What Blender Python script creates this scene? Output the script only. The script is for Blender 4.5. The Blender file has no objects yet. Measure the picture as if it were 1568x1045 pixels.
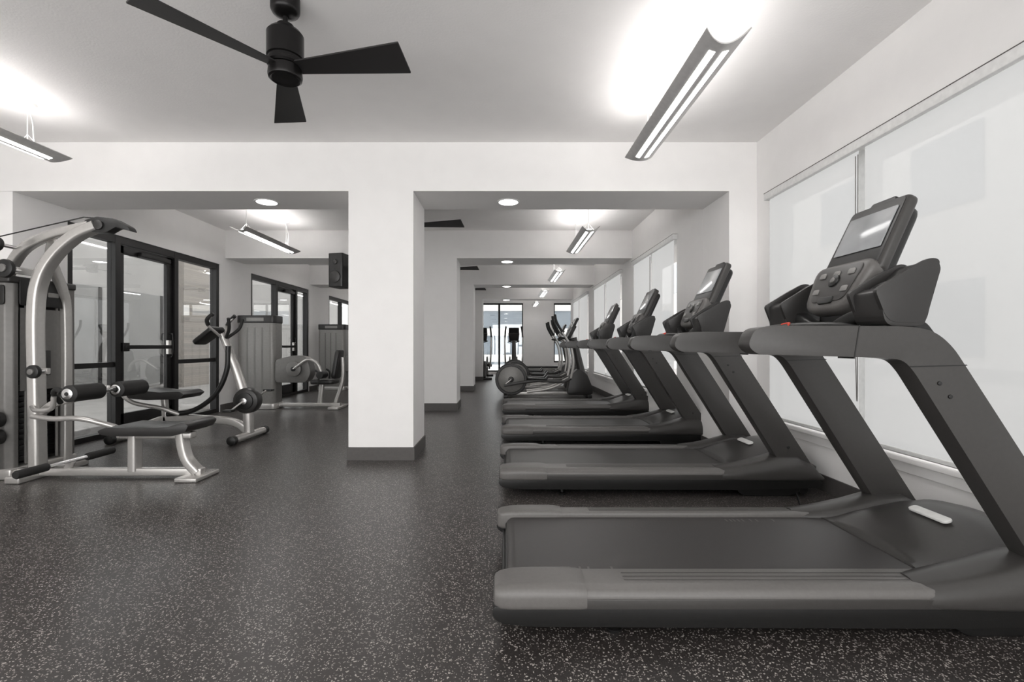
import bpy, bmesh, math, random
from mathutils import Vector, Matrix
random.seed(4)
S=bpy.context.scene
S.view_settings.view_transform='Standard'
S.view_settings.exposure=1.05

# ---------------------------------------------------------------- materials
def mat(name,col,rough=0.5,metal=0.0,nscale=30,namt=0.06,bump=0.0,bscale=200,spec=0.5):
    m=bpy.data.materials.new(name); m.use_nodes=True
    nt=m.node_tree; b=nt.nodes['Principled BSDF']
    b.inputs['Roughness'].default_value=rough; b.inputs['Metallic'].default_value=metal
    b.inputs['Specular IOR Level'].default_value=spec
    tc=nt.nodes.new('ShaderNodeTexCoord'); n=nt.nodes.new('ShaderNodeTexNoise')
    n.inputs['Scale'].default_value=nscale; n.inputs['Detail'].default_value=3
    nt.links.new(tc.outputs['Object'],n.inputs['Vector'])
    r=nt.nodes.new('ShaderNodeValToRGB')
    r.color_ramp.elements[0].position=.3; r.color_ramp.elements[1].position=.7
    r.color_ramp.elements[0].color=tuple(c*(1-namt) for c in col)+(1,)
    r.color_ramp.elements[1].color=tuple(min(1,c*(1+namt)) for c in col)+(1,)
    nt.links.new(n.outputs['Fac'],r.inputs['Fac']); nt.links.new(r.outputs['Color'],b.inputs['Base Color'])
    if bump>0:
        n2=nt.nodes.new('ShaderNodeTexNoise'); n2.inputs['Scale'].default_value=bscale
        nt.links.new(tc.outputs['Object'],n2.inputs['Vector'])
        bp=nt.nodes.new('ShaderNodeBump'); bp.inputs['Strength'].default_value=bump; bp.inputs['Distance'].default_value=.002
        nt.links.new(n2.outputs['Fac'],bp.inputs['Height']); nt.links.new(bp.outputs['Normal'],b.inputs['Normal'])
    return m
def emit(name,col,s):
    m=bpy.data.materials.new(name); m.use_nodes=True; nt=m.node_tree; nt.nodes.clear()
    o=nt.nodes.new('ShaderNodeOutputMaterial'); e=nt.nodes.new('ShaderNodeEmission')
    e.inputs['Color'].default_value=col+(1,); e.inputs['Strength'].default_value=s
    nt.links.new(e.outputs[0],o.inputs[0]); return m

M_wall=mat('wall_paint',(.885,.872,.862),.7,0,6,.012,.2,90)
M_ceil=mat('ceiling_paint',(.895,.88,.87),.85,0,5,.012,.5,70)
M_base=mat('baseboard_vinyl',(.085,.079,.076),.5)
M_frame=mat('storefront_black_aluminium',(.013,.012,.012),.4,.3)
M_white=mat('white_metal',(.78,.78,.77),.4)
M_fan=mat('fan_black',(.012,.011,.011),.5)
M_fanm=mat('fan_black_metal',(.016,.015,.015),.28,.6)
M_blk=mat('black_plastic',(.010,.0098,.0095),.36,0,60,.1,.15,400)
M_dk=mat('dark_grey_plastic',(.026,.0245,.0235),.33,0,60,.06,.15,500)
M_md=mat('mid_grey_plastic',(.045,.0425,.0405),.33,0,60,.05,.15,500)
M_rail=mat('rail_grey',(.118,.112,.107),.38,0,80,.05,.2,500)
M_pad=mat('black_vinyl_pad',(.020,.019,.0185),.34,0,60,.08,.2,300)
M_foam=mat('black_foam',(.013,.0125,.012),.6,0,60,.08,.3,300)
M_sil=mat('silver_powdercoat',(.55,.535,.515),.27,.6,40,.03)
M_chr=mat('chrome',(.78,.78,.78),.12,1)
M_shr=mat('shroud_grey',(.17,.165,.158),.35,.2)
M_shr2=mat('shroud_light_grey',(.25,.243,.233),.35,.2)
M_red=mat('red_clip',(.7,.06,.03),.4)
M_orng=mat('amber_label',(.6,.38,.12),.5)
M_lbl=mat('white_label',(.75,.75,.73),.45)
M_up=emit('led_uplight',(1,.97,.95),11.5)
M_dn=emit('led_downlight',(1,.985,.97),9)
M_can=emit('led_can',(1,.975,.95),8)

def nodes_mat(name):
    m=bpy.data.materials.new(name); m.use_nodes=True; nt=m.node_tree; nt.nodes.clear()
    return m,nt,nt.nodes.new('ShaderNodeOutputMaterial')
M_scr=mat('display_glass_glare',(.30,.31,.32),.12,0,3,.3)  # pale grey glare on the screens is put into the base colour
M_glass,nt,o=nodes_mat('clear_glass')
t=nt.nodes.new('ShaderNodeBsdfTransparent'); t.inputs[0].default_value=(.82,.83,.83,1)
g=nt.nodes.new('ShaderNodeBsdfGlossy'); g.inputs['Roughness'].default_value=.0; g.inputs[0].default_value=(.9,.9,.9,1)
lw=nt.nodes.new('ShaderNodeLayerWeight'); lw.inputs[0].default_value=.5
pw_=nt.nodes.new('ShaderNodeMath'); pw_.operation='POWER'; pw_.inputs[1].default_value=3.0; nt.links.new(lw.outputs['Facing'],pw_.inputs[0])
ma=nt.nodes.new('ShaderNodeMath'); ma.operation='MULTIPLY_ADD'; ma.inputs[1].default_value=.6; ma.inputs[2].default_value=.14; nt.links.new(pw_.outputs[0],ma.inputs[0])
mx=nt.nodes.new('ShaderNodeMixShader'); nt.links.new(ma.outputs[0],mx.inputs[0]); nt.links.new(t.outputs[0],mx.inputs[1]); nt.links.new(g.outputs[0],mx.inputs[2]); nt.links.new(mx.outputs[0],o.inputs[0])
# roller shade: part see-through fabric, its emission stands in for daylight behind it
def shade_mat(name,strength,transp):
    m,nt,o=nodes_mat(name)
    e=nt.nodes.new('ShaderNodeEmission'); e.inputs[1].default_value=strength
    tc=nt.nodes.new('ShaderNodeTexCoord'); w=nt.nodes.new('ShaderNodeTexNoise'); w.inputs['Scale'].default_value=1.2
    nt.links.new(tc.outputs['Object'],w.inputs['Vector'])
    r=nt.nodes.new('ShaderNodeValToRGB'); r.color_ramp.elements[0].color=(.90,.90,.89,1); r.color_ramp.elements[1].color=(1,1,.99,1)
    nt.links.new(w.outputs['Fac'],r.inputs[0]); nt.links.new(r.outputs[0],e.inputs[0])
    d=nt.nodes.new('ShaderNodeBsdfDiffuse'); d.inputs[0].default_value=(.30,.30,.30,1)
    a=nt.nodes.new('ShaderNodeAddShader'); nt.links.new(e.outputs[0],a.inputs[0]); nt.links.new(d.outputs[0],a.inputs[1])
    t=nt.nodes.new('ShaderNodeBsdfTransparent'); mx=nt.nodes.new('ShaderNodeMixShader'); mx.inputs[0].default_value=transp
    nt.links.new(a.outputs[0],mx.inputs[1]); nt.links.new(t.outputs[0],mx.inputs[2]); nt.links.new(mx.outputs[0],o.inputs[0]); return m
M_shade=shade_mat('roller_shade_emissive_fabric',.235,.25)
# floor
M_floor,nt,o=nodes_mat('speckled_rubber')
b=nt.nodes.new('ShaderNodeBsdfPrincipled'); nt.links.new(b.outputs[0],o.inputs[0])
tc=nt.nodes.new('ShaderNodeTexCoord')
nz=nt.nodes.new('ShaderNodeTexNoise'); nz.inputs['Scale'].default_value=90; nt.links.new(tc.outputs['Object'],nz.inputs['Vector'])
sc=nt.nodes.new('ShaderNodeVectorMath'); sc.operation='SCALE'; sc.inputs['Scale'].default_value=.018
nt.links.new(nz.outputs['Color'],sc.inputs[0])
ad=nt.nodes.new('ShaderNodeVectorMath'); ad.operation='ADD'
nt.links.new(tc.outputs['Object'],ad.inputs[0]); nt.links.new(sc.outputs[0],ad.inputs[1])
masks=[]
for scale,th,rr in ((84,.28,.60),(135,.33,.64)):
    v=nt.nodes.new('ShaderNodeTexVoronoi'); v.inputs['Scale'].default_value=scale; nt.links.new(ad.outputs[0],v.inputs['Vector'])
    l=nt.nodes.new('ShaderNodeMath'); l.operation='LESS_THAN'; l.inputs[1].default_value=th; nt.links.new(v.outputs['Distance'],l.inputs[0])
    sp=nt.nodes.new('ShaderNodeSeparateColor'); nt.links.new(v.outputs['Color'],sp.inputs[0])
    g2=nt.nodes.new('ShaderNodeMath'); g2.operation='GREATER_THAN'; g2.inputs[1].default_value=rr; nt.links.new(sp.outputs[0],g2.inputs[0])
    mu=nt.nodes.new('ShaderNodeMath'); mu.operation='MULTIPLY'; nt.links.new(l.outputs[0],mu.inputs[0]); nt.links.new(g2.outputs[0],mu.inputs[1]); masks.append(mu)
mm=nt.nodes.new('ShaderNodeMath'); mm.operation='MAXIMUM'; nt.links.new(masks[0].outputs[0],mm.inputs[0]); nt.links.new(masks[1].outputs[0],mm.inputs[1])
mc=nt.nodes.new('ShaderNodeMix'); mc.data_type='RGBA'
mc.inputs['A'].default_value=(.0325,.0285,.0272,1); mc.inputs['B'].default_value=(.42,.385,.36,1)
nt.links.new(mm.outputs[0],mc.inputs['Factor']); nt.links.new(mc.outputs['Result'],b.inputs['Base Color'])
b.inputs['Roughness'].default_value=.31; b.inputs['Specular IOR Level'].default_value=.55
n3=nt.nodes.new('ShaderNodeTexNoise'); n3.inputs['Scale'].default_value=160; nt.links.new(tc.outputs['Object'],n3.inputs['Vector'])
bp=nt.nodes.new('ShaderNodeBump'); bp.inputs['Strength'].default_value=.3; bp.inputs['Distance'].default_value=.002
nt.links.new(n3.outputs['Fac'],bp.inputs['Height']); nt.links.new(bp.outputs['Normal'],b.inputs['Normal'])
M_belt=mat('treadmill_belt',(.036,.033,.0315),.38,0,150,.12,.3,500)
def brick(name,c1,c2,mo,scale):
    m,nt,o=nodes_mat(name); b=nt.nodes.new('ShaderNodeBsdfPrincipled'); nt.links.new(b.outputs[0],o.inputs[0]); b.inputs['Roughness'].default_value=.8
    tc=nt.nodes.new('ShaderNodeTexCoord'); mp=nt.nodes.new('ShaderNodeMapping'); mp.inputs['Rotation'].default_value=(math.radians(90),0,math.radians(90))
    br=nt.nodes.new('ShaderNodeTexBrick'); br.inputs['Scale'].default_value=scale
    br.inputs['Color1'].default_value=c1+(1,); br.inputs['Color2'].default_value=c2+(1,); br.inputs['Mortar'].default_value=mo+(1,)
    nt.links.new(tc.outputs['Object'],mp.inputs[0]); nt.links.new(mp.outputs[0],br.inputs['Vector']); nt.links.new(br.outputs[0],b.inputs['Base Color']); return m
M_stone=brick('stacked_stone',(.42,.38,.34),(.30,.28,.26),(.2,.19,.18),9)
M_conc=mat('concrete',(.34,.33,.32),.8,0,3,.1,.3,40)
M_bld=mat('stucco_building',(.42,.41,.40),.9,0,2,.08)
M_bldl=mat('light_stucco_building',(.66,.65,.63),.9,0,2,.05)
M_bldw=mat('building_glazing',(.18,.21,.24),.2,0,2,.1)
M_bldg=mat('added_patio_glazing',(.27,.27,.265),.25,0,2,.1)

# ---------------------------------------------------------------- mesh helpers
def link(o,parent=None):
    S.collection.objects.link(o)
    if parent is not None: o.parent=parent
    return o
def fin(bm,name,m,parent=None,smooth=True,ang=35):
    bmesh.ops.recalc_face_normals(bm,faces=bm.faces)
    me=bpy.data.meshes.new(name); bm.to_mesh(me); bm.free()
    me.materials.append(m)
    if smooth:
        for p in me.polygons: p.use_smooth=True
        me.set_sharp_from_angle(angle=math.radians(ang))
    return link(bpy.data.objects.new(name,me),parent)
def empty(name,loc=(0,0,0),rz=0):
    e=bpy.data.objects.new(name,None); e.empty_display_size=.2; e.location=loc; e.rotation_euler=(0,0,rz); S.collection.objects.link(e); return e
def addbox(bm,x0,x1,y0,y1,z0,z1):
    r=bmesh.ops.create_cube(bm,size=1)
    for v in r['verts']:
        v.co=Vector(((x0+x1)/2+v.co.x*(x1-x0),(y0+y1)/2+v.co.y*(y1-y0),(z0+z1)/2+v.co.z*(z1-z0)))
def boxes(name,lst,m,parent=None,bev=0):
    bm=bmesh.new()
    for b in lst: addbox(bm,*b)
    if bev>0: bmesh.ops.bevel(bm,geom=list(bm.edges),offset=bev,segments=3,profile=.5,affect='EDGES')
    return fin(bm,name,m,parent,smooth=bev>0)
def box(name,x0,x1,y0,y1,z0,z1,m,parent=None,bev=0): return boxes(name,[(x0,x1,y0,y1,z0,z1)],m,parent,bev)
def prism(name,prof,a,b,m,parent=None,bev=0,axis='Y',seg=3):
    bm=bmesh.new()
    def P(p,t):
        if axis=='Y': return (p[0],t,p[1])
        if axis=='X': return (t,p[0],p[1])
        return (p[0],p[1],t)
    v0=[bm.verts.new(P(p,a)) for p in prof]; v1=[bm.verts.new(P(p,b)) for p in prof]
    n=len(prof); bm.faces.new(v0); bm.faces.new(v1[::-1])
    for i in range(n): bm.faces.new((v0[i],v0[(i+1)%n],v1[(i+1)%n],v1[i]))
    bmesh.ops.recalc_face_normals(bm,faces=bm.faces)
    if bev>0: bmesh.ops.bevel(bm,geom=list(bm.edges),offset=bev,segments=seg,profile=.5,affect='EDGES',clamp_overlap=True)
    return fin(bm,name,m,parent)
def rnd_poly(pts,r,seg=5):
    out=[];n=len(pts)
    for i in range(n):
        p=Vector(pts[i]).to_2d(); a=Vector(pts[i-1]).to_2d(); b=Vector(pts[(i+1)%n]).to_2d()
        rr=r[i] if isinstance(r,(list,tuple)) else r
        d1=(a-p); d2=(b-p); k=min(rr,d1.length*.49,d2.length*.49)
        if k<1e-5: out.append(tuple(p)); continue
        s=p+d1.normalized()*k; e=p+d2.normalized()*k
        for j in range(seg+1):
            t=j/seg; out.append(tuple(s*(1-t)**2+p*2*t*(1-t)+e*t*t))
    return out
def plate(name,c,u,v,w0,w1,h,t,r,m,parent=None,bev=.004):
    u=Vector(u).normalized(); v=Vector(v).normalized(); n=u.cross(v); c=Vector(c)
    pr=rnd_poly([(-w0/2,-h/2),(w0/2,-h/2),(w1/2,h/2),(-w1/2,h/2)],r)
    bm=bmesh.new()
    f=[bm.verts.new(c+u*p[0]+v*p[1]+n*t/2) for p in pr]; b=[bm.verts.new(c+u*p[0]+v*p[1]-n*t/2) for p in pr]
    k=len(pr); bm.faces.new(f); bm.faces.new(b[::-1])
    for i in range(k): bm.faces.new((f[i],b[i],b[(i+1)%k],f[(i+1)%k]))
    bmesh.ops.recalc_face_normals(bm,faces=bm.faces)
    if bev>0:
        es=[e for e in bm.edges if len(e.link_faces)==2 and any(len(q.verts)>4 for q in e.link_faces)]
        bmesh.ops.bevel(bm,geom=es,offset=min(bev,t*.45),segments=3,profile=.5,affect='EDGES',clamp_overlap=True)
    return fin(bm,name,m,parent)
def spline(pts,k=6):
    P=[Vector(p) for p in pts]
    if len(P)<3: return P
    out=[]
    for i in range(len(P)-1):
        p0=P[i-1] if i>0 else P[0]*2-P[1]; p1=P[i]; p2=P[i+1]; p3=P[i+2] if i+2<len(P) else P[-1]*2-P[-2]
        for j in range(k):
            t=j/k; out.append(.5*((2*p1)+(-p0+p2)*t+(2*p0-5*p1+4*p2-p3)*t*t+(-p0+3*p1-3*p2+p3)*t**3))
    out.append(P[-1]); return out
def sweep(name,pts,sec,m,parent=None,curve=True,k=6,up=(0,0,1)):
    path=spline(pts,k) if curve else [Vector(p) for p in pts]
    n=len(path)
    if isinstance(sec,(int,float)): prof=[(math.cos(a)*sec,math.sin(a)*sec) for a in [2*math.pi*i/14 for i in range(14)]]; sc=[1]*n
    elif isinstance(sec,list):
        prof=[(math.cos(a),math.sin(a)) for a in [2*math.pi*i/16 for i in range(16)]]
        sc=[]
        for i in range(n):
            f=i/(n-1)*(len(sec)-1); q=min(int(f),len(sec)-2); sc.append(sec[q]+(sec[q+1]-sec[q])*(f-q))
    else:
        w,h=sec; prof=rnd_poly([(-w/2,-h/2),(w/2,-h/2),(w/2,h/2),(-w/2,h/2)],min(w,h)*.3,4); sc=[1]*n
    T=[]
    for i in range(n):
        a=path[max(0,i-1)]; b=path[min(n-1,i+1)]; T.append((b-a).normalized())
    ref=Vector(up)
    if abs(ref.dot(T[0]))>.95: ref=Vector((0,1,0)) if abs(T[0].y)<.9 else Vector((1,0,0))
    N=(ref-T[0]*ref.dot(T[0])).normalized()
    bm=bmesh.new(); rings=[]
    for i in range(n):
        if i>0:
            q=T[i-1].rotation_difference(T[i]); N=q@N; N=(N-T[i]*N.dot(T[i])).normalized()
        B=T[i].cross(N)
        rings.append([bm.verts.new(path[i]+(B*p[0]+N*p[1])*sc[i]) for p in prof])
    k2=len(prof)
    for i in range(n-1):
        for j in range(k2): bm.faces.new((rings[i][j],rings[i][(j+1)%k2],rings[i+1][(j+1)%k2],rings[i+1][j]))
    bm.faces.new(rings[0]); bm.faces.new(rings[-1][::-1])
    return fin(bm,name,m,parent,ang=50)
def lathe(name,o,axis,prof,m,parent=None,n=28):
    o=Vector(o); A=Vector(axis).normalized(); r=Vector((0,0,1)) if abs(A.z)<.9 else Vector((1,0,0))
    U=(r-A*r.dot(A)).normalized(); V=A.cross(U); bm=bmesh.new(); rings=[]
    for t,rad in prof: rings.append([bm.verts.new(o+A*t+(U*math.cos(2*math.pi*i/n)+V*math.sin(2*math.pi*i/n))*max(rad,.0005)) for i in range(n)])
    for i in range(len(prof)-1):
        for j in range(n): bm.faces.new((rings[i][j],rings[i][(j+1)%n],rings[i+1][(j+1)%n],rings[i+1][j]))
    bm.faces.new(rings[0]); bm.faces.new(rings[-1][::-1])
    return fin(bm,name,m,parent)
def disc(name,c,axis,r,t,m,parent=None,b=.006):
    A=Vector(axis).normalized(); b=min(b,t*.4,r*.4)
    return lathe(name,Vector(c)-A*t/2,A,[(0,r-b),(b*.3,r-b*.3),(b,r),(t-b,r),(t-b*.3,r-b*.3),(t,r-b)],m,parent)
def loft(name,rings,m,parent=None,ang=40):
    bm=bmesh.new(); R=[[bm.verts.new(p) for p in r] for r in rings]; k=len(R[0])
    for i in range(len(R)-1):
        for j in range(k): bm.faces.new((R[i][j],R[i][(j+1)%k],R[i+1][(j+1)%k],R[i+1][j]))
    bm.faces.new(R[0]); bm.faces.new(R[-1][::-1])
    return fin(bm,name,m,parent,ang=ang)
def dup(root,loc,rz=None,name=None):
    e=root.copy(); e.name=name or root.name.split('.')[0]; e.location=loc
    if rz is not None: e.rotation_euler=(0,0,rz)
    S.collection.objects.link(e)
    for c in root.children:
        q=c.copy(); S.collection.objects.link(q); q.parent=e
    return e
def wall_y(name,x0,x1,y0,y1,z0,z1,ops,m):
    L=[];cur=y0
    for ya,yb,za,zb in sorted(ops):
        if ya>cur: L.append((x0,x1,cur,ya,z0,z1))
        if za>z0: L.append((x0,x1,ya,yb,z0,za))
        if zb<z1: L.append((x0,x1,ya,yb,zb,z1))
        cur=yb
    if cur<y1: L.append((x0,x1,cur,y1,z0,z1))
    return boxes(name,L,m)

# ---------------------------------------------------------------- room shell
CZ=3.06; BZ=2.59; BY=[4.61,8.13,11.65,15.17]; BT=.62; XL=-4.75; XL1=-5.35; XR1=2.42; XR=2.15; YB=18.8; Y0=-1.6
box('floor',XL1-.2,4.0,Y0,YB+.2,-.1,0,M_floor)
box('ceiling',XL1-.2,4.0,Y0,YB+.2,CZ,CZ+.15,M_ceil)
for i,y in enumerate(BY):
    x1=XR1 if i==0 else (XR+.02 if i<3 else 3.74)
    q=box('ceiling_beam',XL-.02 if i else XL1,x1-(.001 if i==0 else 0),y,y+BT,BZ,CZ,M_wall)
for i,y in enumerate(BY):
    sh=[0,.06,.11,.16][i]
    c=empty('column',(0,0,0))
    box('shaft',-1.51+sh,-.886+sh,y,y+BT,0,BZ,M_wall,c)
    e=.012
    box('base',-1.51+sh-e,-.886+sh+e,y-e,y+BT+e,0,.125,M_base,c)
# right walls
wall_y('wall_right',XR1,XR1+.18,Y0,BY[0]+.05,0,CZ,[(-1.2,4.36,.44,2.47)],M_wall)
box('wall_right_pier',XR+.001,XR1,BY[0],BY[0]+BT+.1,0,BZ,M_wall)
wall_y('wall_right_rear',XR,XR+.45,BY[0]+BT,BY[3]+BT,0,CZ,[(6.02,7.95,.45,2.48),(8.85,11.5,.45,2.48),(12.4,15.0,.45,2.48)],M_wall)
wall_y('wall_right_far',3.75,3.9,BY[3]+BT-.1,YB,0,CZ,[],M_wall)
box('wall_right_return',XR+.45,3.9,BY[3]+BT-.12,BY[3]+BT-.001,0,CZ,M_wall)
# back wall
bm=bmesh.new()
for b_ in [(XL,-1.18,YB,YB+.2,0,CZ),(.69,1.9,YB,YB+.2,0,CZ),(3.6,3.9,YB,YB+.2,0,CZ),(-1.18,.69,YB,YB+.2,2.78,CZ),(1.9,3.6,YB,YB+.2,2.78,CZ),(1.9,3.6,YB,YB+.2,0,.45),(-1.18,.69,YB,YB+.2,0,.08)]: addbox(bm,*b_)
fin(bm,'wall_back',M_wall,smooth=False)
LO=[(5.2,7.98,.0,2.46),(8.95,11.6,.0,2.46),(12.9,15.0,.0,2.46)]
wall_y('wall_left',XL-.18,XL,BY[0]+.01,YB,0,CZ,LO,M_wall)
box('wall_left_front',XL1-.18,XL1,Y0,BY[0]+.2,0,CZ,M_wall)
box('wall_left_return',XL1,XL-.179,BY[0]+.01,BY[0]+.2,0,BZ,M_wall)
def baseb(name,L): boxes(name,L,M_base)
baseb('baseboard_left',[(XL,XL+.012,a,b,0,.12) for a,b in ((BY[0],5.2),(7.98,8.95),(11.6,12.9),(15.0,YB))])
baseb('baseboard_right',[(XR1-.012,XR1,Y0,BY[0],0,.12),(XR,XR1,BY[0]-.012,BY[0],0,.12),(XR-.012,XR,BY[0],BY[3]+BT,0,.12)])
baseb('baseboard_back',[(XL,-1.18,YB-.012,YB,0,.12),(.69,3.75,YB-.012,YB,0,.12)])

def win_right(n,xw,ya,yb,za,zb,splits):
    e=empty('window_%d'%n)
    L=[(xw+.08,xw+.13,ya,yb,za,za+.05),(xw+.08,xw+.13,ya,yb,zb-.05,zb),(xw+.08,xw+.13,ya,yb,.90,.98)]
    boxes('frame_rails',L,M_white,e)
    L=[]
    for i in range(len(splits)-1):
        y=(splits[i][1]+splits[i+1][0])/2+.10
        L.append((xw+.07,xw+.14,y-.07,y+.07,za+.001,zb-.001))
    for y in (ya+.025,yb-.026): L.append((xw+.07,xw+.14,y-.025,y+.025,za+.001,zb-.001))
    boxes('frame_mullions',L,M_white,e)
    box('sill',xw-.05,xw+.16,ya-.03,yb+.03,za-.035,za+.0,M_wall,e,.006)
    box('apron',xw-.02,xw,ya,yb,za-.10,za-.035,M_wall,e,.003)
    s=empty('roller_shade')
    box('cassette',xw-.06,xw-.002,ya-.04,yb+.02,zb-.045,zb+.02,M_white,s,.004)
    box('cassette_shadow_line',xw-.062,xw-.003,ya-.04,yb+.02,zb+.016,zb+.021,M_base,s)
    for a,b in splits:
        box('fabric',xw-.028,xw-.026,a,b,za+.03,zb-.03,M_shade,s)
        box('hem_bar',xw-.034,xw-.022,a,b,za+.012,za+.036,M_white,s,.003)
    yy=splits[-1][0]-.02 if len(splits)>1 else ya+.05
    sweep('bead_chain',[(xw-.045,yy,zb-.08),(xw-.047,yy,1.3),(xw-.045,yy+.005,.80),(xw-.04,yy+.02,.78),(xw-.04,yy+.03,1.3),(xw-.04,yy+.03,zb-.08)],.003,M_shr,s)
    return e
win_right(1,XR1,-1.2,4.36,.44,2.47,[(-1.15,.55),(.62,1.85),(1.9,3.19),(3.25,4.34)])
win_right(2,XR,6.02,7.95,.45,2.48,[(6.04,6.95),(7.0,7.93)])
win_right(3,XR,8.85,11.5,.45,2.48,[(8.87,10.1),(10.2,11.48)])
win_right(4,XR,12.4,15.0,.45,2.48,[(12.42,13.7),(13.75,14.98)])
def win_back(n,xa,xb,za,zb,k):
    e=empty('window_%d'%n); L=[(xa,xb,YB+.05,YB+.11,za,za+.06),(xa,xb,YB+.05,YB+.11,zb-.06,zb)]
    for i in range(k+1):
        x=xa+(xb-xa)*i/k; L.append((max(xa,x-.04),min(xb,x+.04),YB+.05,YB+.11,za,zb))
    boxes('frame',L,M_frame,e); box('glass',xa,xb,YB+.075,YB+.08,za,zb,M_glass,e)
win_back(5,-1.18,.69,.08,2.78,2); win_back(6,1.9,3.6,.45,2.78,2)

def storefront(n,ya,yb,mull,H=2.46):
    e=empty('window_%d'%n); X0,X1=XL-.12,XL-.02
    L=[(X0,X1,ya,yb,H-.09,H),(X0,X1,ya,yb,0,.06)]
    for y in mull: L.append((X0-.002,X1+.002,y-.04,y+.04,0,H))
    boxes('frame',L,M_frame,e)
    return e
e=storefront(7,5.2,7.98,[5.24,5.9,6.95,7.94])
boxes('mid_rail',[(XL-.1,XL-.04,5.24,5.9,.84,.90),(XL-.1,XL-.04,6.95,7.94,.84,.90)],M_frame,e)
boxes('glass',[(XL-.075,XL-.068,5.28,5.86,.06,2.37),(XL-.075,XL-.068,6.99,7.9,.06,2.37)],M_glass,e)
def door(n,ya,yb,H=2.36):
    d=empty('door_%d'%n); a,b=XL-.10,XL-.05
    boxes('leaf_frame',[(a,b,ya,ya+.08,.03,H),(a,b,yb-.10,yb,.03,H),(a,b,ya,yb,H-.10,H),(a,b,ya,yb,.03,.25)],M_frame,d,.003)
    box('glass',a+.02,a+.026,ya+.08,yb-.1,.25,H-.1,M_glass,d)
    box('push_bar',b,b+.05,ya+.06,yb-.06,1.06,1.11,M_frame,d,.008)
    box('bar_mount',b,b+.045,ya+.02,ya+.12,1.03,1.14,M_frame,d,.006)
    box('lock_case',b,b+.045,yb-.13,yb-.03,.98,1.18,M_sil,d,.008)
    sweep('pull_handle',[(b+.005,yb-.06,.95),(b+.05,yb-.06,.97),(b+.05,yb-.06,1.25),(b+.005,yb-.06,1.27)],.010,M_frame,d,k=4)
    box('closer',b,b+.06,ya+.3,yb-.1,H-.10,H-.04,M_frame,d,.006)
door(1,5.95,6.90)
e=storefront(8,8.95,11.6,[8.99,10.0,10.95,11.56])
boxes('glass',[(XL-.075,XL-.068,8.99,9.96,.06,2.37),(XL-.075,XL-.068,10.99,11.52,.06,2.37)],M_glass,e)
door(2,10.04,10.91)
e=storefront(9,12.9,15.0,[12.94,13.95,14.96])
boxes('glass',[(XL-.075,XL-.068,12.95,14.95,.06,2.37)],M_glass,e)

# exterior
box('patio_ground',-14,XL-.19,BY[0]+.25,26,-.14,-.04,M_conc)
pw=empty('neighbour_building')
box('plain_wall',-9.2,-9.0,4.9,26,-.04,3.6,M_bld,pw)
box('stone_pier',-9.0,-8.85,13.2,15.6,-.04,3.6,M_stone,pw)
boxes('added_glazing',[(-9.02,-8.97,y,y+1.3,.1,2.4) for y in (9.3,11.2,17.0)],M_bldg,pw)  # added panes, put in to darken the view through the left glass
boxes('added_glazing_frame',[(-9.03,-8.95,y-.04,y+.04,.1,2.4) for y in (9.3,10.6,11.2,12.5)],M_frame,pw)
sb=empty('apartment_building')
box('facade',9,10,-8,26,-.2,6,M_bldl,sb)
boxes('windows',[(8.96,9.02,y,y+1.6,z,z+1.5) for y in range(-6,25,3) for z in (.9,3.9)],M_bldw,sb)
box('street_ground',4.1,9,-8,30,-.2,-.1,M_conc)
bb=empty('office_building')
box('facade',-8,12,33,34,-.2,4,M_bldw,bb)
boxes('bands',[(-8,12,32.9,33,z,z+.5) for z in (0,1.8,3.5)],M_bldl,bb)

# ---------------------------------------------------------------- ceiling fixtures
M_pend=mat('pendant_grey_metal',(.60,.59,.58),.35,.2)
def make_pendant(x,y0,y1,z):
    e=empty('pendant_light',(x,0,0)); W=.115
    prof=[]
    N=12
    for i in range(N+1):
        t=-1+2*i/N; prof.append((t*W,z-.05*(1-t*t)+.0))
    for i in range(N,-1,-1):
        t=-1+2*i/N; prof.append((t*W*.985,z-.05*(1-t*t)+.007))
    bm=bmesh.new(); v0=[bm.verts.new((p[0],y0+ (0.05*(1-(p[0]/W)**2)),p[1])) for p in prof]; v1=[bm.verts.new((p[0],y1-(0.05*(1-(p[0]/W)**2)),p[1])) for p in prof]
    n=len(prof)
    for i in range(n): bm.faces.new((v0[i],v0[(i+1)%n],v1[(i+1)%n],v1[i]))
    h=N+1
    for i in range(N):
        for v in (v0,v1): bm.faces.new((v[i],v[i+1],v[2*h-2-i],v[2*h-1-i]))
    fin(bm,'housing',M_pend,e)
    def zz(t): return z-.05*(1-t*t)
    for s in (-1,1):
        a,b=(.18,.46) if s>0 else (-.46,-.18)
        bm=bmesh.new(); vs=[bm.verts.new(p) for p in [(a*W,y0+.12,zz(a)-.002),(b*W,y0+.12,zz(b)-.002),(b*W,y1-.12,zz(b)-.002),(a*W,y1-.12,zz(a)-.002)]]
        bm.faces.new(vs); fin(bm,'lens',M_dn,e,False)
    box('ballast_channel',-.045,.045,y0+.12,y1-.12,z-.04,z-.012,M_pend,e,.004)
    box('uplight_lamp',-.032,.032,y0+.15,y1-.15,z-.012,z+.0,M_up,e)
    for y in (y0+.22,y1-.28):
        lathe('canopy',(0,y,CZ-.025),(0,0,1),[(0,.02),(.004,.055),(.025,.06)],M_white,e,20)
        sweep('cable',[(0,y,CZ-.02),(0,y,z-.01)],.0035,M_white,e,False)
        for s in (-1,1): sweep('yoke',[(0,y,z+.09),(s*W*.8,y,z-.01)],.002,M_white,e,False)
    sweep('power_cord',[(0,y1-.28,CZ-.02),(.03,y1-.27,z+.2),(.01,y1-.24,z+.08),(.0,y1-.22,z-.01)],.004,M_white,e)
    return e
make_pendant(1.14,2.44,4.12,2.72)
make_pendant(-3.86,2.44,4.15,2.72)
make_pendant(1.11,6.2,7.86,2.65)
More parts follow.
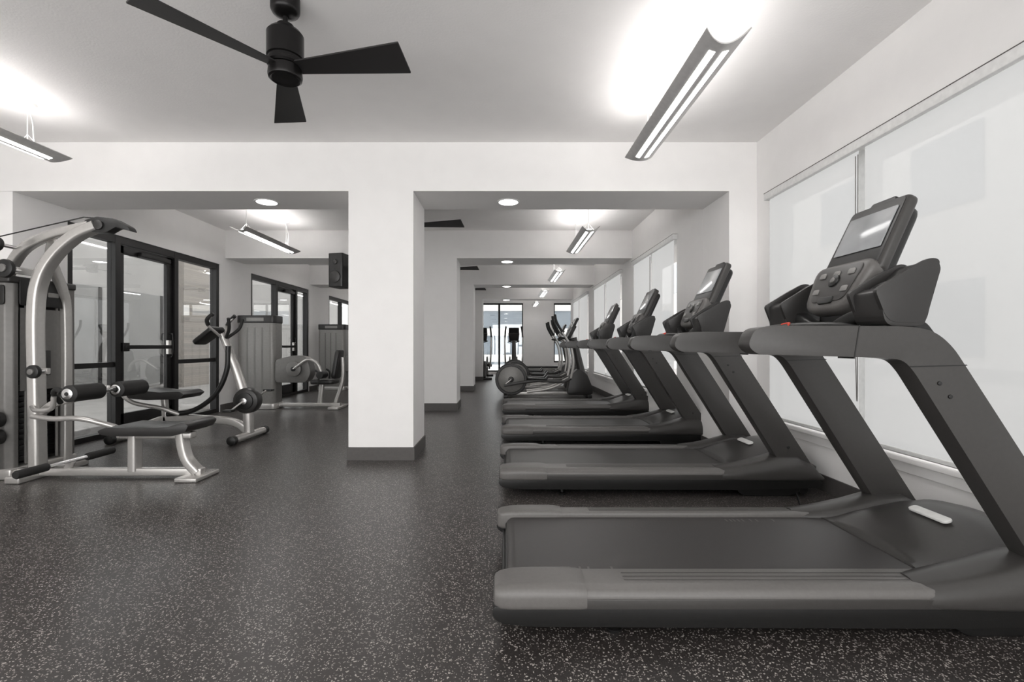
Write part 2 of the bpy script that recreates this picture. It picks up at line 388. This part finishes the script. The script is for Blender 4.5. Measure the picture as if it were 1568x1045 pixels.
make_pendant(-3.47,6.2,7.86,2.65)
for k in (1,2,3):
    for x in (1.11,-3.47): make_pendant(x,6.2+3.52*k,7.8+3.52*k if k<3 else 18.3,2.65)

def make_fan(x,y,a0):
    e=empty('ceiling_fan',(x,y,0))
    lathe('canopy',(0,0,CZ),(0,0,-1),[(0,.078),(.07,.078),(.085,.07),(.10,.045),(.105,.016)],M_fanm,e)
    lathe('downrod',(0,0,CZ-.09),(0,0,-1),[(0,.013),(.12,.013)],M_fanm,e)
    lathe('coupler',(0,0,CZ-.15),(0,0,-1),[(0,.02),(.004,.045),(.03,.045),(.035,.02)],M_fanm,e)
    lathe('motor_housing',(0,0,2.88),(0,0,-1),[(0,.05),(.012,.085),(.03,.098),(.16,.098),(.165,.09),(.18,.09),(.185,.098),(.20,.098),(.21,.09)],M_fanm,e,36)
    lathe('switch_housing',(0,0,2.665),(0,0,-1),[(0,.088),(.045,.092),(.06,.088),(.066,.078),(.06,.07),(.062,.0)],M_fanm,e,36)
    for i in range(3):
        a=a0+i*2*math.pi/3; ca,sa=math.cos(a),math.sin(a); pitch=math.radians(-12)
        prof=[(.06,-.045),(.06,.045),(.70,.105),(.70,-.105)]
        prof=rnd_poly(prof,.006,3)
        bm=bmesh.new(); F=[];B=[]
        for (r,w) in prof:
            for lst,dz in ((F,.004),(B,-.004)):
                yy=w*math.cos(pitch); zz=2.665+w*math.sin(pitch)+dz
                lst.append(bm.verts.new((r*ca-yy*sa,r*sa+yy*ca,zz)))
        n=len(prof); bm.faces.new(F); bm.faces.new(B[::-1])
        for j in range(n): bm.faces.new((F[j],B[j],B[(j+1)%n],F[(j+1)%n]))
        fin(bm,'blade_%d'%(i+1),M_fan,e)
    return e
for k in range(4): make_fan(-1.24,2.7+3.52*k,math.radians(-8))

def downlight(x,y,z):
    e=empty('recessed_downlight',(x,y,z))
    lathe('trim_ring',(0,0,0),(0,0,-1),[(-.01,.12),(.006,.118),(.008,.108),(.006,.10),(0,.097)],M_white,e,32)
    lathe('lamp',(0,0,0),(0,0,-1),[(-.005,.097),(.005,.097)],M_can,e,32)
for y in BY:
    for x in (-2.47,.03): downlight(x,y+.35,BZ)
sd=empty('smoke_detector',(2.0,5.8,CZ))
lathe('body',(0,0,0),(0,0,-1),[(0,.06),(.02,.062),(.035,.05),(.045,.02)],M_white,sd)

sp=empty('wall_speaker')
prism('cabinet',rnd_poly([(-1.80,4.86),(-1.64,4.82),(-1.60,5.04),(-1.76,5.08)],.02,4),1.70,2.04,M_blk,sp,.01,axis='Z')
disc('woofer',(-1.722,4.835,1.80),(-.25,-1,0),.06,.012,M_dk,sp)
disc('tweeter',(-1.722,4.835,1.95),(-.25,-1,0),.025,.012,M_dk,sp)
sweep('bracket',[(-1.64,4.98,1.88),(-1.58,5.0,1.9),(-1.515,5.0,1.9)],.018,M_blk,sp)

# ---------------------------------------------------------------- treadmill
def make_treadmill(y0):
    e=empty('treadmill',(0,y0,0)); W=.93; yc=W/2
    for s in (0,1):
        f=(lambda v:v) if s==0 else (lambda v:W-v)
        tag='near' if s==0 else 'far'
        pr=[(0.0,.135),(0.0,.178),(.012,.196),(.04,.208),(.145,.215),(.150,.205),(.150,.135)]
        pr=[(f(a),b) for a,b in pr]
        prism('side_rail_'+tag,rnd_poly(pr,.006,2),.10,1.66,M_rail,e,0,axis='X')
        rings=[]
        for x,sc,dz in ((-.045,.55,.0),(-.04,.78,.0),(-.02,.95,.0),(.02,1.03,.002),(.10,1.06,.004),(.24,1.06,.004),(.28,1.03,.002),(.30,1.0,.0)):
            ring=[]
            for a,b in rnd_poly([(-.004,.125),(-.004,.185),(.02,.21),(.15,.218),(.153,.125)],.02,4):
                ca=.075; cb=.165
                ring.append((x,f(ca+(a-ca)*sc),cb+(b-cb)*sc+dz))
            rings.append(ring)
        loft('rail_end_cap_'+tag,rings,M_rail,e)
        prism('rail_side_band_'+tag,[(.06,.132),(.06,.168),(1.62,.168),(1.62,.132)],f(-.003),f(.01),M_md,e,.002)
        prism('lower_skirt_'+tag,rnd_poly([(-.02,.075),(-.05,.10),(-.045,.138),(2.25,.138),(2.3,.11),(2.28,.07),(1.7,.055),(.1,.062)],.03,4),f(.008),f(.06),M_blk,e,.004)
        for q in (.06,.085,.11): box('rail_groove',.45,1.55,min(f(q),f(q+.0015)),max(f(q),f(q+.0015)),.2090+ (q-.04)*.067,.2108+(q-.04)*.067,M_md,e)
        rings=[]
        for x,zt,yi,yo in ((1.54,.214,.150,.0),(1.60,.222,.160,-.008),(1.70,.235,.175,-.016),(1.85,.265,.185,-.022),(1.98,.30,.19,-.025),(2.12,.30,.19,-.022),(2.24,.24,.18,-.012),(2.31,.16,.16,.01)):
            ring=[]
            for a,b in rnd_poly([(yo,.125),(yo,.125+(zt-.125)*.55),(yo+.035,zt-.01),(yi*.6,zt+.008),(yi,zt-.015),(yi,.125)],.03,5): ring.append((x,f(a),b))
            rings.append(ring)
        loft('front_side_cover_'+tag,rings,M_md,e,50)
        pr=[(.93,1.165),(1.00,1.176),(1.50,1.174),(1.60,1.158),(1.67,1.10),(1.735,1.00),(2.27,.17),(2.05,.17),(1.525,1.005),(1.485,1.048),(1.40,1.056),(.94,1.068),(.905,1.10)]
        rr=[.03,.05,.06,.06,.05,.05,.02,.02,.04,.04,.04,.03,.03]
        prism('handrail_upright_'+tag,rnd_poly(pr,rr,5),f(.03),f(.115),M_md,e,.02,seg=4)
        prism('rail_joint_'+tag,[(1.30,1.052),(1.304,1.052),(1.324,1.178),(1.320,1.178)],f(.0285),f(.1165),M_blk,e)
        pr=[(1.51,1.024),(1.512,1.020),(1.724,1.026),(1.722,1.030)]
        prism('upright_joint_'+tag,pr,f(.0285),f(.1165),M_blk,e)
        for px,pz in ((1.59,.96),(1.63,.91)): 
            disc('bolt',(px+.03,f(.028),pz),(0,1,0),.008,.006,M_blk,e,.002)
        disc('lower_bolt',(2.06,f(.028),.36),(0,1,0),.010,.006,M_blk,e,.002)
        # cup tray: scoop wing with side walls and a recessed cup well
        pr=rnd_poly([(1.43,1.31),(1.47,1.33),(1.53,1.335),(1.61,1.42),(1.65,1.43),(1.665,1.40),(1.60,1.175),(1.45,1.175)],[.015,.015,.04,.02,.015,.015,.03,.04],4)
        prism('cup_tray_'+tag,pr,f(.07),f(.225),M_dk,e,.012,seg=3)
        for yy in (.068,.212):
            pw2=rnd_poly([(1.41,1.315),(1.54,1.395),(1.62,1.438),(1.66,1.432),(1.605,1.19),(1.46,1.19)],[.02,.02,.02,.02,.03,.04],4)
            prism('cup_wall_'+tag,pw2,f(yy),f(yy+.018),M_dk,e,.007)
        lathe('cup_well_'+tag,(1.515,f(.148),1.335),(-.5,0,1),[(0,.045),(.012,.05),(.014,.042),(.002,.038)],M_blk,e)
    box('deck_frame',.0,2.15,.06,W-.06,.08,.165,M_blk,e,.01)
    pr=[(1.80,.192),(.045,.192)]
    for i in range(9):
        a=math.pi/2+math.pi*i/8; pr.append((.045+math.cos(a)*.042,.150+math.sin(a)*.042))
    pr.append((1.80,.108))
    prism('belt',pr,.155,W-.155,M_belt,e,0)
    for i,x in enumerate((.16,.185,.205,.23,.255,.30,.335,.43)):
        box('belt_mark',x,x+.008,.175,.21,.1921,.1927,M_rail,e)
        box('belt_mark_far',1.0+x*.9,1.0+x*.9+.008,W-.215,W-.18,.1921,.1927,M_rail,e)
    box('rear_guard',-.015,.03,.13,W-.13,.085,.125,M_blk,e,.01)
    rings=[]
    data=[(1.66,.30,.002),(1.69,.325,.012),(1.74,.345,.04),(1.80,.36,.075),(1.90,.37,.115),(2.0,.375,.145),(2.10,.375,.155),(2.2,.37,.135),(2.27,.36,.09),(2.33,.33,.02)]
    for x,w,h in data:
        ring=[]
        K=22
        for i in range(K+1):
            t=-1+2*i/K
            zc=h*(1-abs(t)**2.4)**.8
            ring.append((x+.05*(1-t*t)*(1 if x<1.9 else max(0,(2.33-x)/.43)),yc+w*t,.196+zc))
        ring.append((x,yc+w,.10)); ring.append((x,yc-w,.10)); rings.append(ring)
    loft('motor_hood',rings,M_md,e,60)
    plate('hood_label',(1.955,.45,.324),(0,-1,0),(.955,0,.29),.20,.20,.045,.012,.02,M_lbl,e,.003)
    # console
    u=(0,-1,0); v=(.426,0,.905); nn=Vector(u).cross(Vector(v)) 
    def C(s,off=0,y=yc): return (1.50+.426*s+nn.x*off, y, 1.22+.905*s+nn.z*off)
    plate('console_back',C(.34,-.045),u,v,.34,.30,.46,.07,.06,M_blk,e,.025)
    plate('console_display_bezel',C(.405,-.008),u,v,.375,.35,.375,.05,.035,M_md,e,.016)
    plate('console_display_face',C(.41,.016),u,v,.345,.325,.345,.006,.028,M_blk,e,.002)
    plate('console_screen',C(.437,.022),u,v,.295,.29,.20,.004,.008,M_scr,e,.001)
    plate('console_control_panel',C(.15,.012),u,v,.30,.395,.25,.075,.075,M_rail,e,.022)
    plate('control_inset',C(.16,.052),u,v,.23,.31,.18,.004,.04,M_md,e,.001)
    disc('scroll_wheel',C(.175,.056),nn,.032,.012,M_blk,e)
    disc('scroll_wheel_cap',C(.175,.063),nn,.014,.008,M_shr,e)
    for i in range(2):
        for j in range(3):
            if i==0 and j==1: continue
            plate('button',C(.125+i*.085,.056,yc-.095+j*.095),u,v,.04,.04,.028,.006,.008,M_shr2,e,.002)
    plate('stop_switch',C(.075,.053),u,v,.09,.10,.035,.012,.012,M_blk,e,.003)
    plate('brand_strip',C(.275,.023),u,v,.10,.10,.012,.004,.004,M_shr2,e,.001)
    plate('top_tab',C(.60,-.01),u,v,.16,.14,.03,.03,.012,M_blk,e,.006)
    sweep('console_neck',[(1.60,yc,1.12),(1.60,yc,1.20),(1.60,yc,1.32)],(.15,.26),M_blk,e)
    for sgn in (-1,1): sweep('console_arm',[(1.50,yc+sgn*.05,1.17),(1.50,yc+sgn*.15,1.21),(1.53,yc+sgn*.25,1.24)],(.07,.06),M_blk,e)
    prism('console_base',rnd_poly([(1.38,1.11),(1.42,1.06),(1.62,1.06),(1.68,1.12),(1.62,1.20),(1.47,1.19)],.03,4),.09,W-.09,M_blk,e,.012)
    sweep('front_grip',[(1.46,.10,1.13),(1.36,.16,1.170),(1.32,.30,1.18),(1.31,yc,1.182),(1.32,W-.30,1.18),(1.36,W-.16,1.170),(1.46,W-.10,1.13)],.022,M_blk,e)
    sweep('safety_clip',[(1.30,yc+.03,1.200),(1.31,yc-.01,1.205),(1.29,yc-.04,1.197)],.005,M_red,e)
    for y in (.10,W-.10):
        lathe('rear_foot',(.42,y,0),(0,0,1),[(0,.03),(.012,.032),(.018,.014),(.09,.014)],M_blk,e,16)
        prism('front_foot',rnd_poly([(1.75,.0),(2.10,.0),(2.16,.03),(2.16,.08),(1.70,.08),(1.70,.03)],.02,3),y-.05,y+.05,M_blk,e,.006)
        disc('transport_wheel',(2.2,y,.04),(0,1,0),.04,.04,M_blk,e)
    return e
tm=make_treadmill(1.76)
for y in (3.46,5.24,7.2): dup(tm,(0,y,0))
pc=sweep('power_cable',[(2.05,3.38,.06),(1.95,3.1,.012),(2.1,2.95,.01),(2.0,2.85,.01),(2.15,2.8,.012),(2.25,3.0,.01),(2.38,3.1,.05)],.006,M_blk)

# ---------------------------------------------------------------- elliptical
def make_elliptical(loc,rz=0):
    e=empty('elliptical_trainer',loc,rz)
    for s in (-1,1):
        lathe('wheel_cover',(.36,s*.10,.385),(0,s,0),[(0,.34),(.035,.34),(.05,.325),(.05,.29),(.035,.285),(.035,.27)],M_dk,e,40)
        disc('wheel_face',(.36,s*.135,.385),(0,s,0),.275,.012,M_shr2,e)
        disc('wheel_hub',(.36,s*.15,.385),(0,s,0),.06,.03,M_dk,e)
        sweep('crank',[(.36,s*.17,.385),(.36+.15*s,s*.18,.385+.12*s)],(.045,.03),M_sil,e,False)
        sweep('ramp_track',[(.70,s*.17,.12),(1.2,s*.17,.20),(1.62,s*.17,.40)],(.05,.05),M_sil,e)
        sweep('foot_arm',[(.36+.15*s,s*.23,.385+.12*s),(.85,s*.23,.36),(1.4,s*.23,.34),(1.62,s*.25,.42)],(.05,.06),M_md,e)
        prism('pedal',rnd_poly([(.72,.40),(.70,.44),(.74,.43),(1.08,.42),(1.13,.48),(1.15,.46),(1.11,.38)],.01,3),s*.15,s*.31,M_blk,e,.006)
        sweep('swing_arm',[(1.62,s*.27,.42),(1.66,s*.29,.75),(1.60,s*.30,1.10),(1.42,s*.30,1.40),(1.30,s*.28,1.62),(1.28,s*.26,1.75)],[.03,.028,.026,.022,.022,.022],M_sil,e)
        sweep('arm_grip',[(1.43,s*.30,1.385),(1.31,s*.28,1.61),(1.28,s*.26,1.76)],.028,M_foam,e)
        sweep('fixed_handle',[(1.72,s*.04,1.22),(1.62,s*.16,1.25),(1.48,s*.16,1.27),(1.42,s*.10,1.28)],.018,M_foam,e)
    sweep('column',[(1.98,0,.08),(1.90,0,.45),(1.80,0,.90),(1.72,0,1.28)],[.10,.085,.07,.06],M_md,e)
    prism('front_cover',rnd_poly([(1.55,.06),(1.62,.45),(1.80,.62),(1.98,.5),(2.10,.20),(2.10,.06)],.06,5),-.14,.14,M_dk,e,.03)
    box('base_beam',.2,2.05,-.05,.05,.04,.11,M_sil,e,.012)
    for x in (.25,2.0): box('stabiliser',x-.05,x+.05,-.34,.34,.0,.07,M_blk,e,.015)
    u=(0,-1,0); v=(.45,0,.89)
    plate('console_body',(1.66,0,1.40),u,v,.30,.38,.30,.07,.05,M_dk,e,.02)
    plate('console_display',(1.73,0,1.58),u,v,.36,.34,.26,.05,.03,M_blk,e,.012)
    n=Vector(u).cross(Vector(v)); 
    plate('console_screen',(1.73+n.x*.027,0,1.58+n.z*.027),u,v,.29,.28,.19,.004,.01,M_scr,e,.001)
    return e
el=make_elliptical((-.24,10.35,0))
for y in (11.95,13.5): dup(el,(-.1,y,0))
dup(el,(-.78,17.6,0),-math.pi/2)
dup(el,(.28,17.6,0),-math.pi/2)

# ---------------------------------------------------------------- weight machine (selectorised)
def make_stack(loc,rz=0):
    e=empty('weight_machine',loc,rz)
    prism('shroud',rnd_poly([(0,0),(.66,0),(.66,.34),(0,.34)],.09,6),.10,1.50,M_shr2,e,.004,axis='Z')
    prism('shroud_cap',rnd_poly([(-.01,-.01),(.67,-.01),(.67,.35),(-.01,.35)],.09,6),1.50,1.63,M_dk,e,.02,axis='Z')
    prism('plinth',rnd_poly([(-.02,-.02),(.68,-.02),(.68,.36),(-.02,.36)],.08,6),0,.10,M_sil,e,.01,axis='Z')
    for i in range(3): box('slot',.17+i*.13,.20+i*.13,-.003,.01,.25,1.42,M_shr,e)
    plate('placard',(.33,-.012,1.56),(1,0,0),(0,0,1),.30,.30,.06,.006,.01,M_shr2,e,.001)
    prism('arm_cover',rnd_poly([(.66,.46),(1.20,.46),(1.28,.62),(1.22,.90),(1.0,.94),(.66,.86)],.07,5),.02,.26,M_shr,e,.03)
    disc('cam',(1.0,-.01,.70),(0,1,0),.13,.05,M_shr,e)
    disc('cam_bearing',(1.0,-.04,.70),(0,1,0),.04,.03,M_blk,e)
    sweep('frame',[(.6,.17,.06),(1.2,.17,.06),(1.75,.17,.06)],(.09,.07),M_sil,e)
    sweep('seat_post',[(1.38,.17,.06),(1.42,.17,.42)],(.08,.07),M_sil,e,False)
    sweep('lever',[(1.0,-.03,.70),(1.25,-.06,.86),(1.42,-.06,.80),(1.50,-.05,.62)],.026,M_sil,e)
    lathe('roller',(1.50,-.16,.60),(0,1,0),[(0,.055),(.01,.062),(.24,.062),(.25,.055)],M_foam,e)
    plate('seat_pad',(1.47,.17,.47),(1,0,0),(0,1,0),.42,.42,.36,.08,.08,M_pad,e,.025)
    plate('back_pad',(1.70,.17,.78),(0,1,0),(.15,0,1),.34,.28,.52,.08,.08,M_pad,e,.025)
    sweep('back_post',[(1.66,.17,.1),(1.78,.17,.5),(1.78,.17,.9)],(.06,.06),M_sil,e)
    box('foot_plate',1.62,1.80,-.12,.46,.0,.05,M_sil,e,.012)
    for y in (-.08,.42): sweep('hand_grip',[(1.45,y,.45),(1.46,y,.62),(1.40,y,.68)],.017,M_foam,e)
    return e
ws=make_stack((-4.66,8.3,0))
dup(ws,(-4.6,11.75,0)); dup(ws,(-4.6,14.2,0)); dup(ws,(-3.2,12.1,0))
dup(ws,(-1.1,13.2,0),math.pi/2)

# ---------------------------------------------------------------- lat pulldown / row machine
lm=empty('lat_pulldown_machine')
Y=4.0
box('base_beam',-4.3,-2.52,Y-.035,Y+.035,.02,.085,M_sil,lm,.012)
box('base_cross',-4.45,-4.3,3.75,4.5,.0,.07,M_sil,lm,.012)
box('base_cross_mid',-3.98,-3.86,3.80,4.45,.0,.06,M_sil,lm,.012)
sweep('end_leg',[(-2.70,Y,.37),(-2.685,Y,.26),(-2.65,Y,.15),(-2.56,Y,.045)],(.07,.10),M_sil,lm)
box('end_foot',-2.66,-2.48,Y-.16,Y+.16,.0,.035,M_sil,lm,.01)
sweep('seat_post',[(-3.09,Y,.36),(-3.09,Y,.06)],(.07,.10),M_sil,lm,False)
box('seat_rail',-3.2,-2.60,Y-.04,Y+.04,.33,.385,M_sil,lm,.012)
prism('seat_pad',rnd_poly([(-3.22,.39),(-3.25,.42),(-3.18,.45),(-2.9,.44),(-2.68,.455),(-2.57,.49),(-2.52,.465),(-2.55,.41),(-2.65,.38),(-3.12,.38)],.02,4),Y-.19,Y+.19,M_pad,lm,.025)
sweep('main_upright',[(-3.90,Y,.02),(-3.91,Y,.7),(-3.92,Y,1.35),(-3.88,Y,1.65),(-3.76,Y,1.86),(-3.58,Y,2.02),(-3.40,Y,2.10)],(.085,.11),M_sil,lm,k=8)
sweep('top_boom',[(-4.46,4.2,1.35),(-4.40,4.2,1.62),(-4.27,4.15,1.80),(-4.08,4.08,1.94),(-3.8,4.03,2.04),(-3.45,Y,2.11)],(.07,.09),M_sil,lm,k=8)
sweep('rear_upright',[(-4.05,4.42,.02),(-4.05,4.42,1.3),(-4.03,4.36,1.6),(-3.98,4.2,1.85),(-3.85,4.08,1.99)],(.06,.08),M_sil,lm,k=8)
prism('pulley_head',rnd_poly([(-3.50,2.05),(-3.48,2.14),(-3.38,2.17),(-3.24,2.155),(-3.12,2.09),(-3.10,2.05),(-3.22,2.085),(-3.30,2.04),(-3.40,2.045)],.015,4),Y-.04,Y+.04,M_blk,lm,.01)
disc('head_pulley',(-3.36,Y-.045,2.10),(0,1,0),.04,.02,M_dk,lm)
prism('weight_shroud_front',rnd_poly([(-4.46,3.92),(-4.10,3.92),(-4.06,3.96),(-4.06,4.0),(-4.46,4.0)],.01,3),.08,1.62,M_shr,lm,.004,axis='Z')
prism('weight_shroud_back',rnd_poly([(-4.46,4.44),(-4.06,4.44),(-4.06,4.52),(-4.46,4.52)],.01,3),.08,1.62,M_shr,lm,.004,axis='Z')
prism('weight_shroud_side',rnd_poly([(-4.50,3.92),(-4.44,3.92),(-4.44,4.52),(-4.50,4.52)],.01,3),.08,1.62,M_shr,lm,.004,axis='Z')
box('tower_top',-4.50,-4.05,3.91,4.53,1.62,1.68,M_dk,lm,.015)
box('tower_base',-4.50,-4.04,3.91,4.53,.0,.09,M_sil,lm,.015)
boxes('weight_plates',[(-4.38,-4.12,4.06,4.38,.12+i*.046,.12+i*.046+.042) for i in range(15)],M_blk,lm,.003)
for y in (4.12,4.32): sweep('guide_rod',[(-4.2,y,.1),(-4.2,y,1.62)],.012,M_chr,lm,False)
for y in (4.08,4.22,4.36): box('shroud_rib',-4.09,-4.075,y-.01,y+.01,.1,1.45,M_shr2,lm,.004)
for x in (-4.36,-4.27,-4.18): box('front_rib',x-.012,x+.012,3.912,3.922,.14,1.40,M_shr2,lm,.003)
box('clear_guard',-4.075,-4.068,4.02,4.42,.72,1.42,M_shr,lm)
plate('placard',(-4.045,4.20,1.55),(0,1,0),(0,0,1),.42,.42,.22,.012,.02,M_blk,lm,.003)
plate('placard_label',(-4.036,4.12,1.54),(0,1,0),(0,0,1),.12,.12,.09,.004,.01,M_orng,lm,.001)
plate('placard_text',(-4.036,4.28,1.55),(0,1,0),(0,0,1),.10,.10,.04,.004,.01,M_shr2,lm,.001)
plate('front_placard',(-4.24,3.912,1.52),(1,0,0),(0,0,1),.30,.30,.16,.012,.02,M_blk,lm,.003)
plate('front_placard_label',(-4.18,3.904,1.51),(1,0,0),(0,0,1),.12,.12,.09,.004,.01,M_orng,lm,.001)
plate('instruction_plate',(-4.062,4.2,.95),(0,1,0),(0,0,1),.16,.16,.22,.006,.01,M_dk,lm,.001)
for nm,(x,z,r,ye) in {'cam_disc':(-4.06,1.73,.075,4.02),'top_pulley':(-4.14,1.93,.06,4.10),'mid_pulley':(-3.83,.89,.055,4.02)}.items():
    disc(nm,(x,Y-.11,z),(0,1,0),r,.04,M_blk,lm,.01); disc(nm+'_cap',(x,Y-.135,z),(0,1,0),r*.45,.02,M_shr,lm,.006)
    sweep(nm+'_axle',[(x,Y-.1,z),(x,ye,z)],.015,M_chr,lm,False)
sweep('cam_bracket',[(-4.08,Y,1.73),(-3.86,Y,1.70)],(.03,.06),M_sil,lm,False)
sweep('mid_bracket',[(-3.81,Y,.89),(-3.92,Y,.89)],(.03,.05),M_sil,lm,False)
for z in (.36,.50): 
    lathe('ankle_roller',(-4.12,3.78,z),(0,1,0),[(0,.05),(.01,.062),(.12,.062),(.13,.05)],M_foam,lm)
sweep('roller_post',[(-4.12,3.86,.08),(-4.12,3.86,.58)],.02,M_sil,lm,False)
sweep('cable_top',[(-4.14,Y-.09,1.99),(-3.5,Y-.02,2.17),(-3.32,Y,2.16)],.005,M_blk,lm,False)
sweep('roller_arm',[(-3.90,Y,.52),(-3.76,Y,.62),(-3.60,Y,.66),(-3.45,Y,.74),(-3.33,Y+.02,.74)],(.05,.06),M_sil,lm)
for x,ya,yb in ((-3.36,3.68,3.97),(-3.30,4.06,4.36)):
    lathe('thigh_roller',(x,ya,.73),(0,1,0),[(0,.05),(.01,.066),(yb-ya-.01,.066),(yb-ya,.05)],M_foam,lm)
    lathe('roller_cap',(x,ya-.012,.73),(0,1,0),[(0,.034),(.004,.042),(.02,.042)],M_chr,lm)
    lathe('roller_cap_core',(x,ya-.016,.73),(0,1,0),[(0,.014),(.01,.018)],M_blk,lm)
sweep('roller_shaft',[(-3.36,3.7,.73),(-3.30,4.34,.73)],.014,M_chr,lm,False)
sweep('side_handle',[(-3.60,3.88,.64),(-3.58,3.80,.72),(-3.50,3.74,.76),(-3.44,3.72,.74)],.02,M_foam,lm)
sweep('side_handle_low',[(-3.90,3.95,.60),(-3.78,3.86,.58),(-3.62,3.82,.60),(-3.58,3.80,.70)],.018,M_sil,lm)
sweep('lever_bar',[(-3.9,Y-.05,.52),(-3.72,Y-.06,.50),(-3.5,Y-.05,.50),(-3.28,Y,.43),(-3.18,Y,.39)],.022,M_sil,lm)
sweep('foot_bar',[(-3.63,3.58,.14),(-3.61,4.42,.14)],.018,M_chr,lm,False)
for a,b in ((3.55,3.80),(4.14,4.42)):
    lathe('foot_bar_grip',(-3.63+ (a-3.58)*.023,a,.14),(0,1,0),[(0,.026),(.01,.032),(b-a-.01,.032),(b-a,.026)],M_foam,lm)
sweep('foot_bar_stem',[(-3.62,Y,.14),(-3.66,Y,.06)],.03,M_sil,lm,False)

# ---------------------------------------------------------------- exercise bike
bk=empty('exercise_bike')
Yb=5.65
sweep('rear_stabiliser',[(-4.42,Yb-.28,.05),(-4.42,Yb+.28,.05)],.045,M_sil,bk,False)
sweep('front_stabiliser',[(-3.02,Yb-.34,.05),(-3.02,Yb+.34,.05)],.045,M_sil,bk,False)
for s in (-1,1): lathe('end_cap',(-3.02,Yb+s*.34,.05),(0,s,0),[(-.02,.05),(.04,.05),(.05,.03)],M_blk,bk)
for s in (-1,1): lathe('end_cap_rear',(-4.42,Yb+s*.28,.05),(0,s,0),[(-.02,.05),(.04,.05),(.05,.03)],M_blk,bk)
sweep('main_tube',[(-4.42,Yb,.08),(-4.0,Yb,.24),(-3.6,Yb,.24),(-3.2,Yb,.20),(-3.02,Yb,.08)],(.07,.09),M_sil,bk)
sweep('mast',[(-3.02,Yb,.08),(-3.04,Yb,.35),(-3.14,Yb,.72),(-3.26,Yb,1.05),(-3.34,Yb,1.24)],[.055,.06,.055,.045,.04],M_sil,bk)
sweep('curved_guard',[(-3.24,Yb-.05,1.10),(-3.26,Yb-.05,.80),(-3.40,Yb-.05,.52),(-3.66,Yb-.05,.34),(-3.95,Yb-.05,.30)],.028,M_blk,bk)
disc('flywheel_cover',(-3.02,Yb-.03,.46),(0,1,0),.15,.14,M_dk,bk,.03)
disc('crank_disc',(-3.02,Yb-.11,.46),(0,1,0),.10,.02,M_blk,bk)
disc('crank_cap',(-3.02,Yb-.125,.46),(0,1,0),.04,.02,M_chr,bk)
for s in (-1,1):
    sweep('crank_arm',[(-3.02,Yb+s*.13,.46),(-3.02+s*.13,Yb+s*.14,.46+s*.10)],(.03,.02),M_sil,bk,False)
    plate('pedal',(-3.02+s*.13,Yb+s*.20,.46+s*.10),(1,0,0),(0,1,0),.11,.11,.09,.025,.02,M_blk,bk,.006)
    sweep('handlebar',[(-3.32,Yb,1.18),(-3.36,Yb+s*.10,1.26),(-3.40,Yb+s*.20,1.36),(-3.33,Yb+s*.22,1.44)],.016,M_sil,bk)
    sweep('bar_grip',[(-3.39,Yb+s*.185,1.34),(-3.38,Yb+s*.22,1.40),(-3.31,Yb+s*.22,1.47)],.022,M_foam,bk)
    sweep('front_bar',[(-3.30,Yb,1.18),(-3.20,Yb+s*.10,1.30),(-3.18,Yb+s*.15,1.42)],.018,M_foam,bk)
plate('console',(-3.50,Yb,1.22),(0,-1,0),(.8,0,.6),.24,.28,.30,.06,.05,M_blk,bk,.02)
plate('console_screen',(-3.518,Yb,1.246),(0,-1,0),(.8,0,.6),.18,.20,.18,.006,.02,M_scr,bk,.001)
sweep('seat_post',[(-4.0,Yb,.22),(-4.02,Yb,.50)],(.06,.07),M_sil,bk,False)
prism('seat_pad',rnd_poly([(-4.30,.50),(-4.34,.56),(-4.24,.60),(-3.95,.57),(-3.72,.58),(-3.66,.54),(-3.72,.49),(-4.1,.48)],.02,4),Yb-.19,Yb+.19,M_pad,bk,.03)
sweep('seat_frame',[(-4.46,Yb-.12,.66),(-4.42,Yb-.12,.54),(-4.28,Yb-.12,.44),(-4.0,Yb-.1,.38),(-3.80,Yb-.06,.30)],.024,M_sil,bk)

bn=empty('weight_bench',(1.1,14.9,0))
plate('pad',(0,0,.44),(1,0,0),(0,1,0),1.1,1.1,.28,.07,.05,M_pad,bn,.02)
sweep('spine',[(-.45,0,.36),(.45,0,.36)],(.06,.06),M_sil,bn,False)
for x in (-.42,.42):
    sweep('leg',[(x*.8,0,.36),(x,0,.04)],(.06,.05),M_sil,bn,False); box('foot',x-.03,x+.03,-.25,.25,0,.05,M_sil,bn,.01)

# ---------------------------------------------------------------- world + camera
w=bpy.data.worlds.new('World'); S.world=w; w.use_nodes=True
bg=w.node_tree.nodes['Background']; bg.inputs[0].default_value=(1,.99,.98,1); bg.inputs[1].default_value=1.7

cam=bpy.data.cameras.new('Camera'); co=bpy.data.objects.new('Camera',cam); S.collection.objects.link(co)
co.location=(0,0,1.1); co.rotation_euler=(math.radians(90),0,0)
cam.sensor_width=36; cam.lens=36*734/1568; cam.shift_x=10/1568; cam.shift_y=7.5/1568; cam.clip_start=.05
S.camera=co
